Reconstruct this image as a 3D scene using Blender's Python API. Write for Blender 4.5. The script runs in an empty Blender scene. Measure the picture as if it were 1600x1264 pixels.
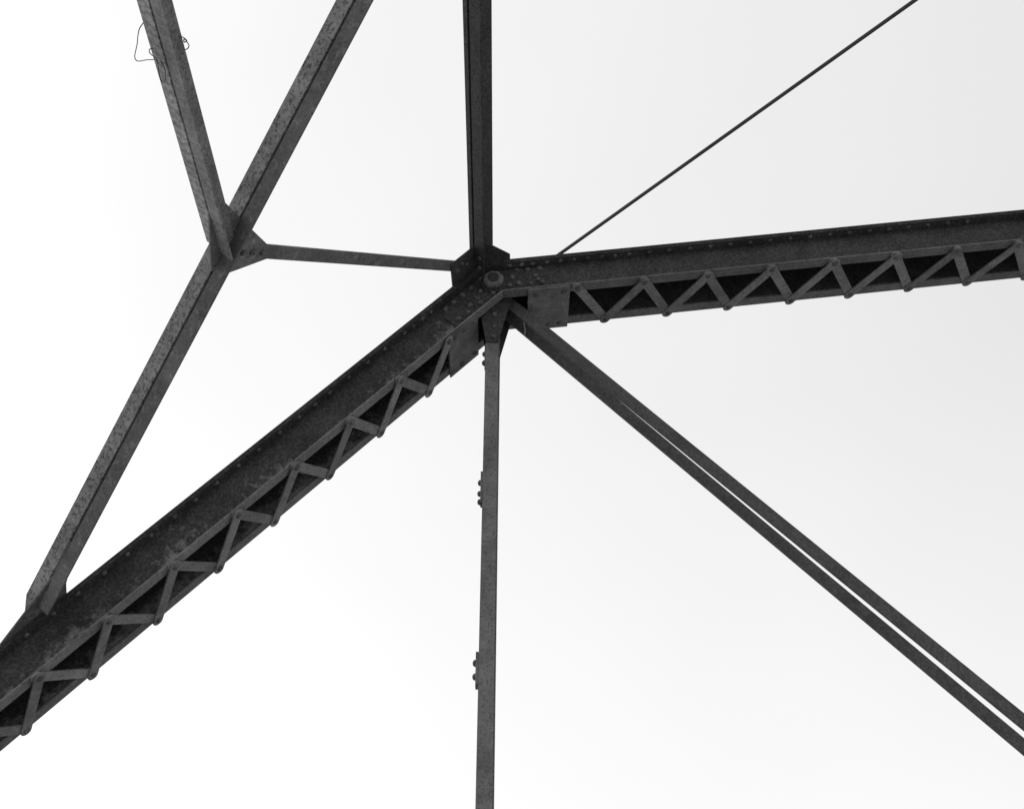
import bpy, bmesh, math, random
from mathutils import Vector, Matrix
random.seed(7)
sc = bpy.context.scene
COL = sc.collection
EYE = 1.60                      # camera stands on the bridge deck, eye height

# ------------------------------------------------------------------ camera
cam_d = bpy.data.cameras.new('camera')
cam = bpy.data.objects.new('camera', cam_d)
COL.objects.link(cam)
Rv = Vector((0.99994034, -0.00977124, 0.00488177))
Uv = Vector((-0.00958368, -0.57042168, 0.82129609))
Fv = Vector((0.00524042, 0.82129388, 0.57048129))
cam.matrix_world = Matrix(((Rv.x, Uv.x, -Fv.x, 0), (Rv.y, Uv.y, -Fv.y, 0), (Rv.z, Uv.z, -Fv.z, EYE), (0, 0, 0, 1)))
cam_d.sensor_fit = 'HORIZONTAL'
cam_d.sensor_width = 36.0
cam_d.lens = 1879.06 / 1600.0 * 36.0
cam_d.clip_start = 0.05
cam_d.clip_end = 5000
sc.camera = cam

# ------------------------------------------------------------------ sky, sun, exposure
SUN_EL, SUN_AZ = math.radians(30), math.radians(-55)
w = bpy.data.worlds.new('World'); sc.world = w; w.use_nodes = True
nt = w.node_tree; nt.nodes.clear()
o_ = nt.nodes.new('ShaderNodeOutputWorld'); bg = nt.nodes.new('ShaderNodeBackground')
sky = nt.nodes.new('ShaderNodeTexSky'); sky.sky_type = 'NISHITA'; sky.sun_disc = False
sky.sun_elevation = SUN_EL; sky.sun_rotation = SUN_AZ
sky.air_density = 1.0; sky.dust_density = 6.0; sky.ozone_density = 0.0
bw = nt.nodes.new('ShaderNodeRGBToBW')
mix = nt.nodes.new('ShaderNodeMix'); mix.data_type = 'FLOAT'
mix.inputs[0].default_value = 0.90
nt.links.new(sky.outputs[0], bw.inputs[0])
nt.links.new(bw.outputs[0], mix.inputs[2])
# overcast layer: thin bright cloud towards the horizon and the hidden sun (left), thicker to the right, faint cloud tone
tc = nt.nodes.new('ShaderNodeTexCoord'); sx = nt.nodes.new('ShaderNodeSeparateXYZ'); nt.links.new(tc.outputs['Generated'], sx.inputs[0])
def wm(op, a, b_, clamp=False):
    n = nt.nodes.new('ShaderNodeMath'); n.operation = op; n.use_clamp = clamp
    for i, v in enumerate((a, b_)):
        if isinstance(v, (int, float)): n.inputs[i].default_value = v
        else: nt.links.new(v, n.inputs[i])
    return n.outputs[0]
low = wm('SUBTRACT', .56, wm('MAXIMUM', sx.outputs[2], 0.0)); low = wm('MAXIMUM', low, 0.0)
cn = nt.nodes.new('ShaderNodeTexNoise'); cn.inputs['Scale'].default_value = 2.6; cn.inputs['Detail'].default_value = 4; cn.inputs['Roughness'].default_value = .45
nt.links.new(tc.outputs['Generated'], cn.inputs['Vector'])
lay = wm('ADD', 9.62, wm('MULTIPLY', low, 4.2))
lay = wm('ADD', lay, wm('MULTIPLY', sx.outputs[0], -1.9))
lay = wm('ADD', lay, wm('MULTIPLY', wm('SUBTRACT', cn.outputs[0], .5), 1.3))
nt.links.new(wm('MAXIMUM', wm('MINIMUM', lay, 11.6), 7.5), mix.inputs[3])
nt.links.new(mix.outputs[0], bg.inputs[0]); bg.inputs[1].default_value = 0.10
nt.links.new(bg.outputs[0], o_.inputs[0])
sd = bpy.data.lights.new('sun', 'SUN'); sd.energy = 0.8; sd.angle = math.radians(25); sd.color = (1, 1, 1)
so = bpy.data.objects.new('sun', sd); COL.objects.link(so)
dirv = Vector((math.sin(SUN_AZ) * math.cos(SUN_EL), math.cos(SUN_AZ) * math.cos(SUN_EL), math.sin(SUN_EL)))
so.rotation_euler = dirv.to_track_quat('Z', 'Y').to_euler(); so.location = (0, 0, 30)
sc.view_settings.view_transform = 'Standard'; sc.view_settings.look = 'None'
sc.view_settings.gamma = 1.0; sc.view_settings.exposure = 0.0

# ------------------------------------------------------------------ materials
def nd(t, k, **kw):
    n = t.nodes.new(k)
    for a, b in kw.items(): setattr(n, a, b)
    return n
def steel(name, base, lo, hi, fleck=0.35, flc=0.16, stripes=0.0, rough=0.8, scale_line=None, sp=(.52, 1.12), spos=(.44, .60)):
    """weathered painted steel: cloudy paint, small rust spots, chalky flecks"""
    m = bpy.data.materials.new(name); m.use_nodes = True; t = m.node_tree; L = t.links.new
    b = t.nodes['Principled BSDF']
    geo = nd(t, 'ShaderNodeNewGeometry')
    n1 = nd(t, 'ShaderNodeTexNoise'); n1.inputs['Scale'].default_value = 7; n1.inputs['Detail'].default_value = 8; n1.inputs['Roughness'].default_value = .7
    n2 = nd(t, 'ShaderNodeTexNoise'); n2.inputs['Scale'].default_value = 75; n2.inputs['Detail'].default_value = 5; n2.inputs['Roughness'].default_value = .7
    n3 = nd(t, 'ShaderNodeTexNoise'); n3.inputs['Scale'].default_value = 26; n3.inputs['Detail'].default_value = 7; n3.inputs['Roughness'].default_value = .75
    n3.inputs['Distortion'].default_value = .15
    for n in (n1, n2, n3): L(geo.outputs['Position'], n.inputs['Vector'])
    def ramp(src, stops):
        r = nd(t, 'ShaderNodeValToRGB'); cr = r.color_ramp
        cr.elements[0].position, cr.elements[1].position = stops[0][0], stops[1][0]
        for e, s in zip(cr.elements, stops): e.color = (s[1],) * 3 + (1,)
        L(src, r.inputs[0]); return r.outputs[0]
    def mx(kind, fac, a, c):
        x = nd(t, 'ShaderNodeMix'); x.data_type = 'RGBA'; x.blend_type = kind
        if isinstance(fac, float): x.inputs[0].default_value = fac
        else: L(fac, x.inputs[0])
        for i, v in ((6, a), (7, c)):
            if isinstance(v, float): x.inputs[i].default_value = (v, v, v, 1)
            else: L(v, x.inputs[i])
        return x.outputs[2]
    cloud = ramp(n1.outputs[0], ((.36, lo), (.64, hi)))
    spots = ramp(n2.outputs[0], ((spos[0], sp[0]), (spos[1], sp[1])))
    c = mx('MULTIPLY', 1.0, cloud, spots)
    src3 = n3.outputs[0]
    if scale_line:                       # scale and bird lime collected along the lower edge of the web
        O, ax, t_lo, t_hi = scale_line
        sub = nd(t, 'ShaderNodeVectorMath', operation='SUBTRACT'); L(geo.outputs['Position'], sub.inputs[0]); sub.inputs[1].default_value = O
        dt = nd(t, 'ShaderNodeVectorMath', operation='DOT_PRODUCT'); L(sub.outputs[0], dt.inputs[0]); dt.inputs[1].default_value = ax
        mr = nd(t, 'ShaderNodeMapRange'); L(dt.outputs['Value'], mr.inputs[0])
        mr.inputs[1].default_value = t_lo; mr.inputs[2].default_value = t_hi; mr.inputs[3].default_value = -.06; mr.inputs[4].default_value = .20
        pl = nd(t, 'ShaderNodeMath', operation='ADD'); L(n3.outputs[0], pl.inputs[0]); L(mr.outputs[0], pl.inputs[1])
        n4 = nd(t, 'ShaderNodeTexNoise'); n4.inputs['Scale'].default_value = 4.5; n4.inputs['Detail'].default_value = 3
        L(geo.outputs['Position'], n4.inputs['Vector'])
        m4 = nd(t, 'ShaderNodeMapRange'); L(n4.outputs[0], m4.inputs[0]); m4.inputs[1].default_value = .38; m4.inputs[2].default_value = .62; m4.inputs[3].default_value = -.10; m4.inputs[4].default_value = .04
        p2 = nd(t, 'ShaderNodeMath', operation='ADD'); L(pl.outputs[0], p2.inputs[0]); L(m4.outputs[0], p2.inputs[1])
        src3 = p2.outputs[0]
    fl = ramp(src3, ((.53, 0.0), (.76, 1.0)))
    fm = nd(t, 'ShaderNodeMath', operation='MULTIPLY'); L(fl, fm.inputs[0]); fm.inputs[1].default_value = fleck
    c = mx('MIX', fm.outputs[0], c, flc)
    if stripes:
        wv = nd(t, 'ShaderNodeTexWave'); wv.wave_type = 'BANDS'; wv.bands_direction = 'DIAGONAL'
        wv.inputs['Scale'].default_value = 17; wv.inputs['Distortion'].default_value = 7; wv.inputs['Detail'].default_value = 3
        wv.inputs['Detail Scale'].default_value = 2.5
        L(geo.outputs['Position'], wv.inputs['Vector'])
        s = ramp(wv.outputs[0], ((.35, .75), (.75, 1.45)))
        c = mx('MULTIPLY', float(stripes), c, s)
    oi = nd(t, 'ShaderNodeObjectInfo'); om = nd(t, 'ShaderNodeMapRange'); L(oi.outputs['Random'], om.inputs[0])
    om.inputs[3].default_value = .86; om.inputs[4].default_value = 1.14       # no two pieces weathered alike
    vs = nd(t, 'ShaderNodeVectorMath', operation='SCALE'); L(c, vs.inputs[0]); L(om.outputs[0], vs.inputs['Scale'])
    L(vs.outputs[0], b.inputs['Base Color'])
    b.inputs['Roughness'].default_value = rough
    b.inputs['Specular IOR Level'].default_value = .25
    bp = nd(t, 'ShaderNodeBump'); bp.inputs['Strength'].default_value = .5; bp.inputs['Distance'].default_value = .002
    ad = nd(t, 'ShaderNodeMath', operation='ADD'); L(n2.outputs[0], ad.inputs[0]); L(n3.outputs[0], ad.inputs[1])
    L(ad.outputs[0], bp.inputs['Height']); L(bp.outputs[0], b.inputs['Normal'])
    return m
M_CHORD = steel('weathered_dark_steel', .05, .040, .068, .30, .12)
M_FLANGE = steel('weathered_steel_lit', .13, .10, .155, .45, .24, sp=(.6, 1.05), spos=(.38, .50))  # lighter than the webs: bounce light on the undersides put into the colour
M_LACE = steel('lacing_steel', .17, .12, .20, .6, .30, sp=(.6, 1.05), spos=(.38, .50))  # lightened like the flanges, underside bounce light in the colour
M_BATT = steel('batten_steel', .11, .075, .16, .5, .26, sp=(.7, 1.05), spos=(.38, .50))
M_BRACE = steel('worn_painted_steel_lit', .2, .145, .27, .75, .42, sp=(.36, 1.10), spos=(.40, .50))  # left knee half: worn speckle, plus light put into the paler base tone
M_BRACE_DARK = steel('smooth_painted_steel_shaded', .12, .090, .150, .95, .30, sp=(.68, 1.05), spos=(.36, .50))  # right knee half: smoother surface, its shade put into the darker base tone
M_HANGER = steel('hanger_steel', .14, .10, .175, .35, .25, sp=(.55, 1.06), spos=(.38, .48))
M_BAR = steel('eyebar_steel', .08, .064, .095, .35, .16, sp=(.7, 1.1))
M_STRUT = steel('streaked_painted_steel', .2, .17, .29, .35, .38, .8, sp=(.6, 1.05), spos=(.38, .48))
M_STRUT_DARK = steel('streaked_painted_steel_shaded', .15, .125, .20, .35, .28, .35, sp=(.6, 1.05), spos=(.38, .48))  # right strut half: weaker streaks, shade put into the darker base tone
M_RIVET = steel('rivet_steel', .12, .08, .15, .3, .22)
M_ROD = steel('dark_iron_rod', .05, .055, .065, .1, .1, sp=(.92, 1.0))
def plain(name, c, rough=.7, metal=0.0):
    m = bpy.data.materials.new(name); m.use_nodes = True; b = m.node_tree.nodes['Principled BSDF']
    n = nd(m.node_tree, 'ShaderNodeTexNoise'); n.inputs['Scale'].default_value = 30
    r = nd(m.node_tree, 'ShaderNodeValToRGB'); r.color_ramp.elements[0].color = (c * .7,) * 3 + (1,); r.color_ramp.elements[1].color = (c * 1.3,) * 3 + (1,)
    m.node_tree.links.new(n.outputs[0], r.inputs[0]); m.node_tree.links.new(r.outputs[0], b.inputs['Base Color'])
    b.inputs['Roughness'].default_value = rough; b.inputs['Metallic'].default_value = metal
    return m
M_WIRE = plain('rusty_wire', .06, .6)
M_STRING = plain('pale_wire', .5, .5)
M_DECK = plain('bridge_deck_concrete', .42, .9)
M_GROUND = plain('pale_dry_ground', .30, .95)

# ------------------------------------------------------------------ truss geometry
E0 = Vector((0, 0, EYE))
H = Vector((-0.11585, 4.5, 3.98589)) + E0       # hip: near upper edge where chord and end post meet
EC, EE = 0.140581, 0.827854                      # slope of the top chord and of the end post
D, W = 0.19785, 0.30968                          # section depth and width
DC = Vector((math.cos(EC), 0, math.sin(EC)));  NC = Vector((math.sin(EC), 0, -math.cos(EC)))
DE = Vector((-math.cos(EE), 0, -math.sin(EE))); NE = Vector((math.sin(EE), 0, -math.cos(EE)))
YV = Vector((0, 1, 0))
MIT = math.tan((EE - EC) / 2)
M_POST = steel('weathered_dark_steel_scaled', .05, .034, .062, .75, .25, scale_line=(tuple(H), tuple(NE), .09, .19))
def PC(s, y, t): return H + DC * s + NC * t + YV * (y - 4.5)      # chord frame
def PE(s, y, t): return H + DE * s + NE * t + YV * (y - 4.5)      # end post / portal frame
def PW(x, y, z): return Vector((x, y, z)) + E0

class Bld:
    def __init__(self): self.bm = bmesh.new()
    def prism(self, A, B):
        """two matching rings of points -> closed solid"""
        va = [self.bm.verts.new(p) for p in A]; vb = [self.bm.verts.new(p) for p in B]
        n = len(A); f = self.bm.faces
        f.new(va); f.new(vb[::-1])
        for i in range(n): f.new((va[i], vb[i], vb[(i + 1) % n], va[(i + 1) % n]))
        return self
    def box(self, fr, a, b):
        (x0, y0, z0), (x1, y1, z1) = a, b
        return self.prism([fr(x0, y0, z0), fr(x1, y0, z0), fr(x1, y1, z0), fr(x0, y1, z0)],
                          [fr(x0, y0, z1), fr(x1, y0, z1), fr(x1, y1, z1), fr(x0, y1, z1)])
    def plate(self, fr, pts, t0, t1):            # polygon in (s, y), thick in t
        return self.prism([fr(s, y, t0) for s, y in pts], [fr(s, y, t1) for s, y in pts])
    def tube(self, pts, r, n=8):
        rings = []
        for i, p in enumerate(pts):
            d = (pts[min(i + 1, len(pts) - 1)] - pts[max(i - 1, 0)]).normalized()
            u = d.cross(Vector((.3, .2, .93))).normalized(); v = d.cross(u)
            rings.append([self.bm.verts.new(p + u * r * math.cos(2 * math.pi * k / n) + v * r * math.sin(2 * math.pi * k / n)) for k in range(n)])
        for a, b in zip(rings, rings[1:]):
            for k in range(n): self.bm.faces.new((a[k], a[(k + 1) % n], b[(k + 1) % n], b[k]))
        self.bm.faces.new(rings[0][::-1]); self.bm.faces.new(rings[-1])
        return self
    def lathe(self, O, ax, prof, n=24, ph=0):    # prof: (radius, height along ax)
        ax = ax.normalized(); u = ax.orthogonal().normalized(); v = ax.cross(u); rings = []
        for r, h in prof:
            rings.append([self.bm.verts.new(O + ax * h + (u * math.cos(ph + 2 * math.pi * k / n) + v * math.sin(ph + 2 * math.pi * k / n)) * max(r, 1e-4)) for k in range(n)])
        for a, b in zip(rings, rings[1:]):
            for k in range(n): self.bm.faces.new((a[k], a[(k + 1) % n], b[(k + 1) % n], b[k]))
        self.bm.faces.new(rings[0][::-1]); self.bm.faces.new(rings[-1])
        return self
    def done(self, name, mat, parent=None, bevel=0.0, smooth=False):
        bm = self.bm
        bmesh.ops.recalc_face_normals(bm, faces=bm.faces)
        if bevel:
            bmesh.ops.bevel(bm, geom=[e for e in bm.edges if e.calc_face_angle(0) > .6], offset=bevel, segments=1, affect='EDGES', clamp_overlap=True)
        c = Vector((0, 0, 0))
        for v in bm.verts: c += v.co
        c /= len(bm.verts)
        for v in bm.verts: v.co -= c
        me = bpy.data.meshes.new(name); bm.to_mesh(me); bm.free()
        if smooth:
            for p in me.polygons: p.use_smooth = True
        me.materials.append(mat)
        return link(bpy.data.objects.new(name, me), c, parent)
WORLD = {}
def link(o, world, parent):
    COL.objects.link(o); WORLD[o.name] = world.copy()
    if parent: o.parent = parent; o.location = world - WORLD[parent.name]
    else: o.location = world
    return o
def tag(o, label=None, cat=None, group=None, kind=None):
    if label: o['label'] = label
    if cat: o['category'] = cat
    if group: o['group'] = group
    if kind: o['kind'] = kind
    return o

# setting below the frame: the deck the photographer stands on and the ground far beneath it
b = Bld(); b.box(PW, (-14, -.35, -EYE - .25), (16, 4.35, -EYE)); tag(b.done('bridge_deck', M_DECK), kind='structure')
b = Bld(); b.box(PW, (-2500, -2500, -8.2), (2500, 2500, -8)); tag(b.done('ground', M_GROUND), kind='structure')

# ------------------------------------------------------------------ the bridge
bridge = link(bpy.data.objects.new('truss_bridge', None), Vector((0, 4.65, 0)), None)
tag(bridge, 'riveted dark steel truss bridge with laced chords meeting at a pin joint', 'bridge')

# rivet mesh shared by all rivets
rb = Bld(); rb.lathe(Vector((0, 0, 0)), Vector((0, 0, 1)), [(.0138, -.002), (.0138, .002), (.0125, .006), (.0095, .0095), (.005, .0115), (.0005, .012)], 12)
bmesh.ops.recalc_face_normals(rb.bm, faces=rb.bm.faces)
RIV = bpy.data.meshes.new('rivet'); rb.bm.to_mesh(RIV); rb.bm.free(); RIV.materials.append(M_RIVET)
for p_ in RIV.polygons: p_.use_smooth = True
def rivet(P, n, parent, s=1.0, name='rivet'):
    o = bpy.data.objects.new(name, RIV)
    link(o, P, parent)
    o.rotation_euler = n.to_track_quat('Z', 'Y').to_euler()
    k = s * random.uniform(.92, 1.06); o.scale = (k, k, k)
    return o

CH_NEAR = [(0, .009), (.057, .009), (.057, D - .0125), (.049, D - .0125), (.049, .024), (0, .018)]
FL_NEAR = [(0, D), (.0572, D), (.0572, D - .0), (.0488, D - .0), (.0488, D - .012), (0, D - .008)]
FL_NEAR = [(0, D), (.0574, D), (.0574, D - .0102), (.0486, D - .0120), (0, D - .008)]
CH_FAR = [(W - y, t) for y, t in CH_NEAR]
FL_FAR = [(W - y, t) for y, t in FL_NEAR]
def member(fr, s1, prof, s0=None):
    A = [fr(t * MIT + .0008 if s0 is None else s0, 4.5 + y, t) for y, t in prof]
    B = [fr(s1, 4.5 + y, t) for y, t in prof]
    return A, B
def lace_bar(fr, p, q, t0, parent):
    """flat bar with rounded ends from node p to node q (s, y), rivet heads on it"""
    d = Vector((q[0] - p[0], q[1] - p[1])); d.normalize(); n = Vector((-d.y, d.x)); r = .024
    j = random.uniform(.004, .010)
    a = Vector(p) - d * j; c = Vector(q) + d * j
    pts = []
    for k in range(9):
        an = math.pi * k / 8; pts.append(c + n * r * math.cos(an) + d * r * math.sin(an))
    for k in range(9):
        an = math.pi * k / 8; pts.append(a - n * r * math.cos(an) - d * r * math.sin(an))
    bb = Bld(); bb.plate(fr, [(v.x, v.y) for v in pts], t0, t0 + .008)
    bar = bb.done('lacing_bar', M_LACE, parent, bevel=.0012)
    return bar
def node_rivet(fr, p, nn, parent): rivet(fr(p[0], p[1], D + .0172), nn, parent, .95)

def build_chord(fr, nn, name, s1, near, far, first_outer, batten, top_s):
    bb = Bld()
    bb.prism(*member(fr, s1, CH_NEAR)); bb.prism(*member(fr, s1, CH_FAR))
    part = bb.done(name, M_POST if name == 'end_post' else M_CHORD, bridge, bevel=.0012)
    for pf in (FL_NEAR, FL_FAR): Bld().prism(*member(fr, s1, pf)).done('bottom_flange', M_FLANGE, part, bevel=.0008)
    cov = Bld()
    cov.prism([fr(t * MIT + .0005, 4.5 + y, t) for y, t in ((-.003, 0), (W + .003, 0), (W + .003, .0085), (-.003, .0085))],
              [fr(s1, 4.5 + y, t) for y, t in ((-.003, 0), (W + .003, 0), (W + .003, .0085), (-.003, .0085))])
    cov.done('cover_plate', M_CHORD, part, bevel=.001)
    n = 0
    for i in range(len(near)):
        a = (near[i], 4.526); f = (far[i], 4.786) if i < len(far) else None
        nx = (near[i + 1], 4.526) if i + 1 < len(near) else None
        lo, hi = D + .0008, D + .0094
        if f: lace_bar(fr, a, f, hi if first_outer else lo, part)
        if f and nx: lace_bar(fr, f, nx, lo if first_outer else hi, part)
        if n < 8:
            node_rivet(fr, a, nn, part)
            if f: node_rivet(fr, f, nn, part)
        n += 1
    (a0, a1), (y0, y1), rv = batten
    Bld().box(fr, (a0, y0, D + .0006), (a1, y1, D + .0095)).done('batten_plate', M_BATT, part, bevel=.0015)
    for s, y in rv: rivet(fr(s, y, D + .009), nn, part)
    for s in top_s: rivet(fr(s, 4.5 + .025, .0185), nn, part, .92)
    return part
near_c = [.439, .774, 1.094, 1.421, 1.741, 2.064, 2.382] + [2.382 + .324 * k for k in range(1, 8)]
far_c = [.594, .919, 1.239, 1.570, 1.886, 2.204, 2.523] + [2.523 + .323 * k for k in range(1, 7)]
chord = build_chord(PC, NC, 'top_chord', 4.85, near_c, far_c, False,
                    ((.193, .402), (4.503, 4.822), [(.233, 4.545), (.369, 4.541), (.358, 4.786), (.299, 4.79)]),
                    [.126, .187, .243, .315, .383, .453, .523, .592, .663, .732, .836, .938, 1.044, 1.15] + [1.254 + .104 * k for k in range(13)])
near_e = [.463, .779, 1.092, 1.421, 1.752, 2.092, 2.428, 2.761] + [2.761 + .33 * k for k in range(1, 14)]
far_e = [.609, .934, 1.260, 1.596, 1.918, 2.253, 2.591, 2.92] + [2.92 + .33 * k for k in range(1, 13)]
post = build_chord(PE, NE, 'end_post', 7.55, near_e, far_e, True,
                   ((.257, .458), (4.508, 4.826), [(.283, 4.54), (.353, 4.543), (.418, 4.541), (.289, 4.786), (.376, 4.79), (.440, 4.79)]),
                   [.392, .451, .511, .571, .70, .81, .93, 1.05, 1.14, 1.237, 1.354, 1.475, 1.591, 1.714, 1.829, 1.945, 2.066, 2.19, 2.31, 2.44, 2.56, 2.69])
# pin plates on the webs
def pinplate(fr, s1, part, cut):
    t0, t1 = .030, D - .016
    ring = [(t0 * MIT + .001, t0), (s1 - cut, t0), (s1, t0 + .05), (s1, t1 - .02), (s1 - .02, t1), (t1 * MIT + .001, t1)]
    bb = Bld(); bb.prism([fr(s, 4.5485, t) for s, t in ring], [fr(s, 4.5425, t) for s, t in ring])
    bb.done('pin_plate', M_CHORD, part, bevel=.001)
pinplate(PC, .305, chord, .0); pinplate(PE, .365, post, .05)
YN = Vector((0, -1, 0))
for s, t in [(.161, .040), (.215, .042), (.275, .042), (.131, .081), (.247, .087), (.259, .115), (.276, .134), (.219, .136), (.158, .126), (.112, .136)]:
    rivet(PC(s, 4.543, t), YN, chord)
for s, t in [(.14, .046), (.125, .095), (.167, .118), (.203, .045), (.265, .050), (.175, .145), (.222, .120), (.32, .051), (.322, .140), (.259, .145), (.07, .04), (.09, .150)]:
    rivet(PE(s, 4.543, t), YN, post)

# pin with washer and nut
pin_c = PW(-.0664, 4.6, 3.8850)
bb = Bld(); bb.lathe(PW(-.0664, 4.80, 3.8850), YN, [(.030, 0), (.030, .300), (.024, .307), (.022, .304), (.0005, .304)], 28)
pin = bb.done('connection_pin', M_CHORD, bridge, smooth=False)
bb = Bld(); bb.lathe(PW(-.0664, 4.5425, 3.8850), YN, [(.066, 0), (.066, .006), (.062, .009), (.031, .009)], 14, .2); bb.done('washer', M_CHORD, pin)
bb = Bld(); bb.lathe(PW(-.0664, 4.5335, 3.8850), YN, [(.052, 0), (.053, .022), (.050, .028), (.044, .033), (.0305, .034)], 8, .3); bb.done('nut', M_FLANGE, pin, bevel=.003)

# ------------------------------------------------------------------ hanger (vertical): two angles joined by tie plates
kA, kP = .9972, .9956
def angle_xy(bb, x0, x1, yf, ys, z0, z1, th=.008):
    """front leg in the plane y=yf, side leg at x0 running towards ys"""
    sg = 1 if ys > yf else -1
    ring = [(x0, yf), (x1, yf), (x1, yf + sg * th), (x0 + th, yf + sg * th), (x0 + th, ys), (x0, ys)]
    bb.prism([PW(x, y, z0) for x, y in ring], [PW(x, y, z1) for x, y in ring])
bb = Bld(); angle_xy(bb, -.0995, -.0362, 4.573, 4.632, -EYE + .02, 3.76); angle_xy(bb, -.0955, -.0300, 4.732, 4.672, -EYE + .02, 3.80)
hanger = bb.done('hanger', M_HANGER, bridge, bevel=.0012)
for y0, y1 in ((4.5655, 4.5722), (4.7328, 4.7405)):
    k = kP if y0 < 4.6 else 1.0; dx = 0 if y0 < 4.6 else .006
    zt = 3.93; z0 = 3.5518 * k
    pts = [(-.1004, z0), (-.0373, z0), (-.0373, z0 + .012), (.0300, 3.850 * k), (.0340, zt), (-.1560, zt), (-.1233, 3.697 * k), (-.1004, z0 + .012)]
    bb = Bld(); bb.prism([PW(x + dx, y0, z) for x, z in pts], [PW(x + dx, y1, z) for x, z in pts])
    g = bb.done('gusset_plate', M_CHORD, hanger, bevel=.001)
    if y0 < 4.6:
        for x, z in ((-.0567, 3.700), (-.0560, 3.633), (-.0600, 3.564 + .03 - .03)): pass
for px, z in ((-.0580, 3.703), (-.0585, 3.632), (-.0610, 3.566)):
    rivet(PW(px, 4.5655, z), YN, hanger)
XN = Vector((-1, 0, 0))
for z0, z1, rz, xp in ((3.415, 3.53, (3.488, 3.435), -.1035), (2.661, 2.816, (2.769, 2.713, 2.671), -.1085), (1.820, 1.959, (1.919, 1.861), -.1115)):
    Bld().box(PW, (xp, 4.577, z0), (-.1000, 4.634, z1)).done('splice_plate', M_HANGER, hanger, bevel=.001)
    for k, z in enumerate(rz):
        rivet(PW(xp - (.002 if z == 2.713 else 0), 4.602, z), XN, hanger)
for z0 in (3.30, 2.45, 1.60, .75, -.1, -.95):      # bars tying the two angles together behind the front leg
    Bld().box(PW, (-.0920, 4.585, z0), (-.0865, 4.722, z0 + .08)).done('tie_plate', M_HANGER, hanger, bevel=.001)

# ------------------------------------------------------------------ diagonal eyebars
def eyebar(y0, y1, th=.015, wd=.058):
    u = Vector((.696, 0, -.718)).normalized(); n = Vector((-u.z, 0, -u.x)); n = Vector((.718, 0, .696)).normalized()
    c0 = PW(-.0664, y0, 3.8850); Ln = 7.3
    c0 = c0 + n * .006
    bb = Bld(); h = wd / 2
    def ring(P, hh, yy): return [P + n * hh, P - n * hh]
    st = [(-.0, y0), (Ln, y0 + (y1 - y0) * Ln / 2.8)]
    A, B = [], []
    pts_up, pts_dn = [], []
    # eye: round head round the pin, necking to the shank
    R_ = .066
    prof = [(-R_, .001)] + [(-R_ * math.cos(a), R_ * math.sin(a)) for a in [math.pi * k / 10 for k in range(1, 8)]] + [(.10, h), (Ln, h)]
    ringu = [(s, v) for s, v in prof]; ringd = [(s, -v) for s, v in prof][::-1]
    ring = ringu + ringd
    f = lambda s, v, yo: c0 + u * s + n * v + YV * ((y1 - y0) * max(s, 0) / 2.8 + yo)
    bb.prism([f(s, v, 0) for s, v in ring], [f(s, v, th) for s, v in ring])
    return bb.done('eyebar', M_BAR, bridge, bevel=.001)
eyebar(4.600, 4.602); eyebar(4.700, 4.752)

# ------------------------------------------------------------------ portal bracing
G = .0055                              # half of the gap between paired angles (gusset thickness)
T0 = -.005
def tee(p, q, ml, mr, stem, mdir, parent, name, mat, th=.008, gl=G, pl=None, mat2=None):
    """pair of angles back to back: p,q are (a,y) along the gap line in the portal plane; mdir (a,y) is the
    side their outer flanges face; ml/mr flange reach on either side of the portal plane"""
    m = Vector(mdir).normalized()
    P = lambda e, t, mm: PE(e[0] + m.x * mm, e[1] + m.y * mm, T0 + t)
    root = link(bpy.data.objects.new(name, None), P(p, 0, 0), parent)
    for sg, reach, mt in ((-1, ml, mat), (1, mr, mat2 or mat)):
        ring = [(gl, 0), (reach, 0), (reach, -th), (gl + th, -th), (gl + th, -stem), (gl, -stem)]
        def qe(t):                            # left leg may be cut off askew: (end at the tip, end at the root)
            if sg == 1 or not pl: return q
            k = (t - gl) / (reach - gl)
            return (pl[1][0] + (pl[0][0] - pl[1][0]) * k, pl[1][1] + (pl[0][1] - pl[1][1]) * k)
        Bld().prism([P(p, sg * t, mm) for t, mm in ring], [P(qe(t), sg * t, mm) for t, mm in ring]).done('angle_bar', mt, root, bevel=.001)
    return root
def gusset(fr, pts, parent, t0=-.0092, t1=-.0010, mat=None):
    return Bld().plate(fr, pts, t0, t1).done('gusset_plate', mat or M_BRACE_DARK, parent, bevel=.0008)
# top strut
pstrut = tee((.063, -.2), (.063, 4.488), .030, .066, .122, (1, 0), bridge, 'portal_strut', M_CHORD, gl=.005)
bb = Bld()
bb.plate(PE, [(.001, 4.34), (.223, 4.344), (.212, 4.60), (.001, 4.60)], -.0092, -.0012)
bb.plate(PC, [(.001, 4.375), (.039, 4.388), (.132, 4.468), (.134, 4.60), (.001, 4.60)], -.0092, -.0012)
hg = bb.done('gusset_plate', M_CHORD, pstrut, bevel=.0008)
for s, y in ((.150, 4.390), (.185, 4.410), (.118, 4.415)): rivet(PE(s, y, -.001), NE, pstrut, .9)
for y in (4.395, 4.462): rivet(PE(.0625, y, .035), DE, pstrut, .9)
# knee brace
SL = 1.0949
def kn(y): return (.678 + SL * (y - 2.694) + .006, y)
kd = Vector((SL, 1)).normalized(); km = (kd.y, -kd.x)
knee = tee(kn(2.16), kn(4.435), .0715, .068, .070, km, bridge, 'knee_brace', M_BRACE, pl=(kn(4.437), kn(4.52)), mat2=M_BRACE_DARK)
gusset(PE, [kn(4.22), (2.478, 4.338), (2.664, 4.434), (2.800, 4.504), (2.80, 4.58), (2.48, 4.56), (2.471, 4.496), (2.453, 4.440), (2.36, 4.30)], knee)
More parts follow.
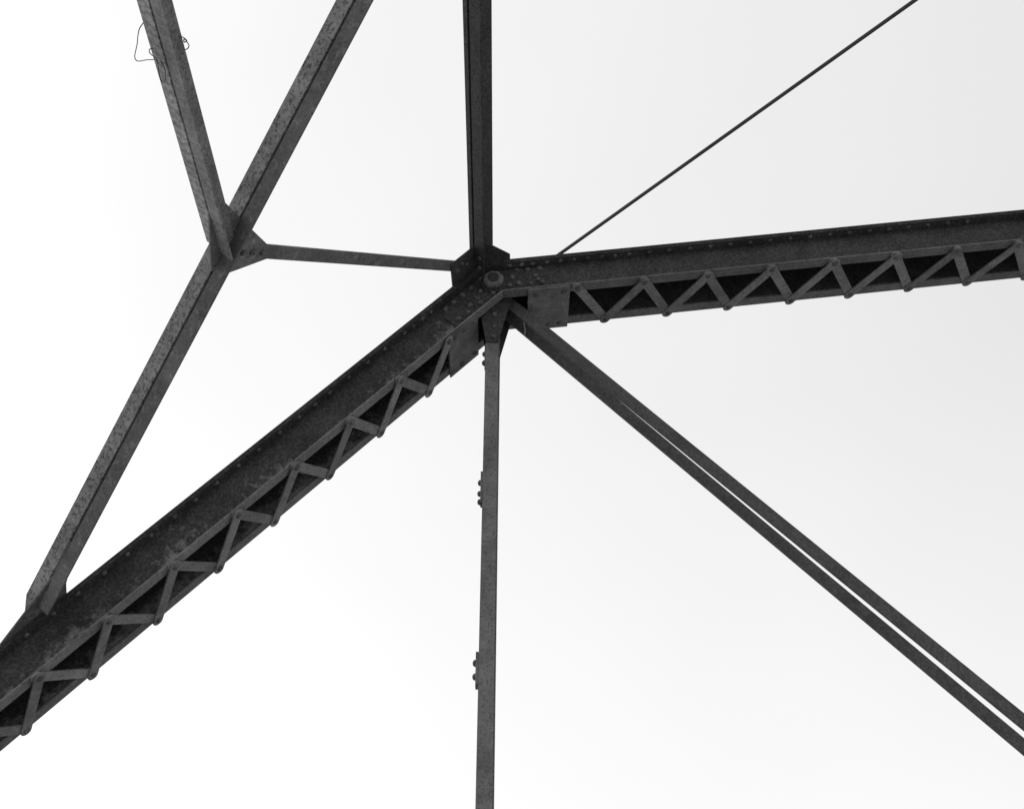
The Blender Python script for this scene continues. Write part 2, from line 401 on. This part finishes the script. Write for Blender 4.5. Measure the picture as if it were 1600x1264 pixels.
# lower strut
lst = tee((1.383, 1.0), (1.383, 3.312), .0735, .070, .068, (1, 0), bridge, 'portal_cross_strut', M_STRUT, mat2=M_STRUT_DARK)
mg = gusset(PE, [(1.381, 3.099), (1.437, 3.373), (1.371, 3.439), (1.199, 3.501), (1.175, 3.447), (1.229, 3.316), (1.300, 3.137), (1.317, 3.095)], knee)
for s, y in [(1.292, 3.389), (1.253, 3.418), (1.213, 3.453)]: rivet(PE(s, y, -.001), NE, knee, .95, 'bolt')
# light tie between knee brace and hip
def bar2(p0, p1, q0, q1, t0, t1): return [(p0, p1), (q0, q1)]
ring = [(1.235, 3.392), (.130, 4.404), (.172, 4.440), (1.262, 3.449)]
bb = Bld(); bb.plate(PE, ring, -.0190, -.0096)
bb.done('portal_tie', M_BRACE_DARK, bridge)

# ------------------------------------------------------------------ lateral rod
A = PW(.268, 4.5149, 4.0604); dr = Vector((.7185, -.688, .1017))
Bld().tube([A - dr * .18, A + dr * 2.0, A + dr * 6.7], .0088, 12).done('lateral_rod', M_ROD, bridge, smooth=True)

# ------------------------------------------------------------------ stray wires
def smooth_path(P, n=8):
    out = []
    for i in range(len(P) - 1):
        a, b_, c, d = P[max(i - 1, 0)], P[i], P[i + 1], P[min(i + 2, len(P) - 1)]
        for k in range(n):
            t = k / n
            out.append(.5 * ((2 * b_) + (c - a) * t + (2 * a - 5 * b_ + 4 * c - d) * t * t + (3 * b_ - a - 3 * c + d) * t ** 3))
    out.append(P[-1]); return out
wp = [PE(a, y, t) for a, y, t in [
    (1.305, 2.459, -.024), (1.310, 2.444, -.003), (1.312, 2.426, .019), (1.312, 2.407, .031), (1.310, 2.402, .017), (1.307, 2.417, -.001), (1.303, 2.41, -.006), (1.310, 2.397, .022),
    (1.312, 2.390, .018), (1.310, 2.394, -.001), (1.306, 2.396, -.015), (1.300, 2.38, -.05), (1.350, 2.35, -.088), (1.390, 2.350, -.080),
    (1.40, 2.38, -.094), (1.40, 2.439, -.124), (1.40, 2.50, -.160), (1.40, 2.519, -.163), (1.40, 2.515, -.145), (1.40, 2.482, -.095), (1.400, 2.452, -.045), (1.398, 2.425, -.010),
    (1.396, 2.405, .022), (1.395, 2.420, .010), (1.395, 2.437, -.012), (1.395, 2.472, -.003), (1.395, 2.515, -.018), (1.395, 2.542, -.038), (1.395, 2.535, -.048), (1.395, 2.500, -.045),
    (1.395, 2.456, -.036), (1.395, 2.446, -.050), (1.395, 2.446, -.061), (1.396, 2.438, -.067), (1.396, 2.424, -.060), (1.390, 2.415, -.045)]]
wb = Bld(); wb.tube(smooth_path(wp), .0017, 6)
tag(wb.done('wire', M_WIRE, smooth=True), 'thin loose wire tangled in loops round the upper left brace of the bridge', 'wire')
sp = smooth_path([PW(.078, 4.62, 3.742), PW(.085, 4.66, 3.741), PW(.0885, 4.688, 3.735), PW(.0925, 4.690, 3.708), PW(.089, 4.692, 3.672)])
tag(Bld().tube(sp, .0024, 6).done('wire_end', M_STRING, smooth=True), 'short pale curved bit of wire hanging at the top of the paired diagonal bars', 'wire')
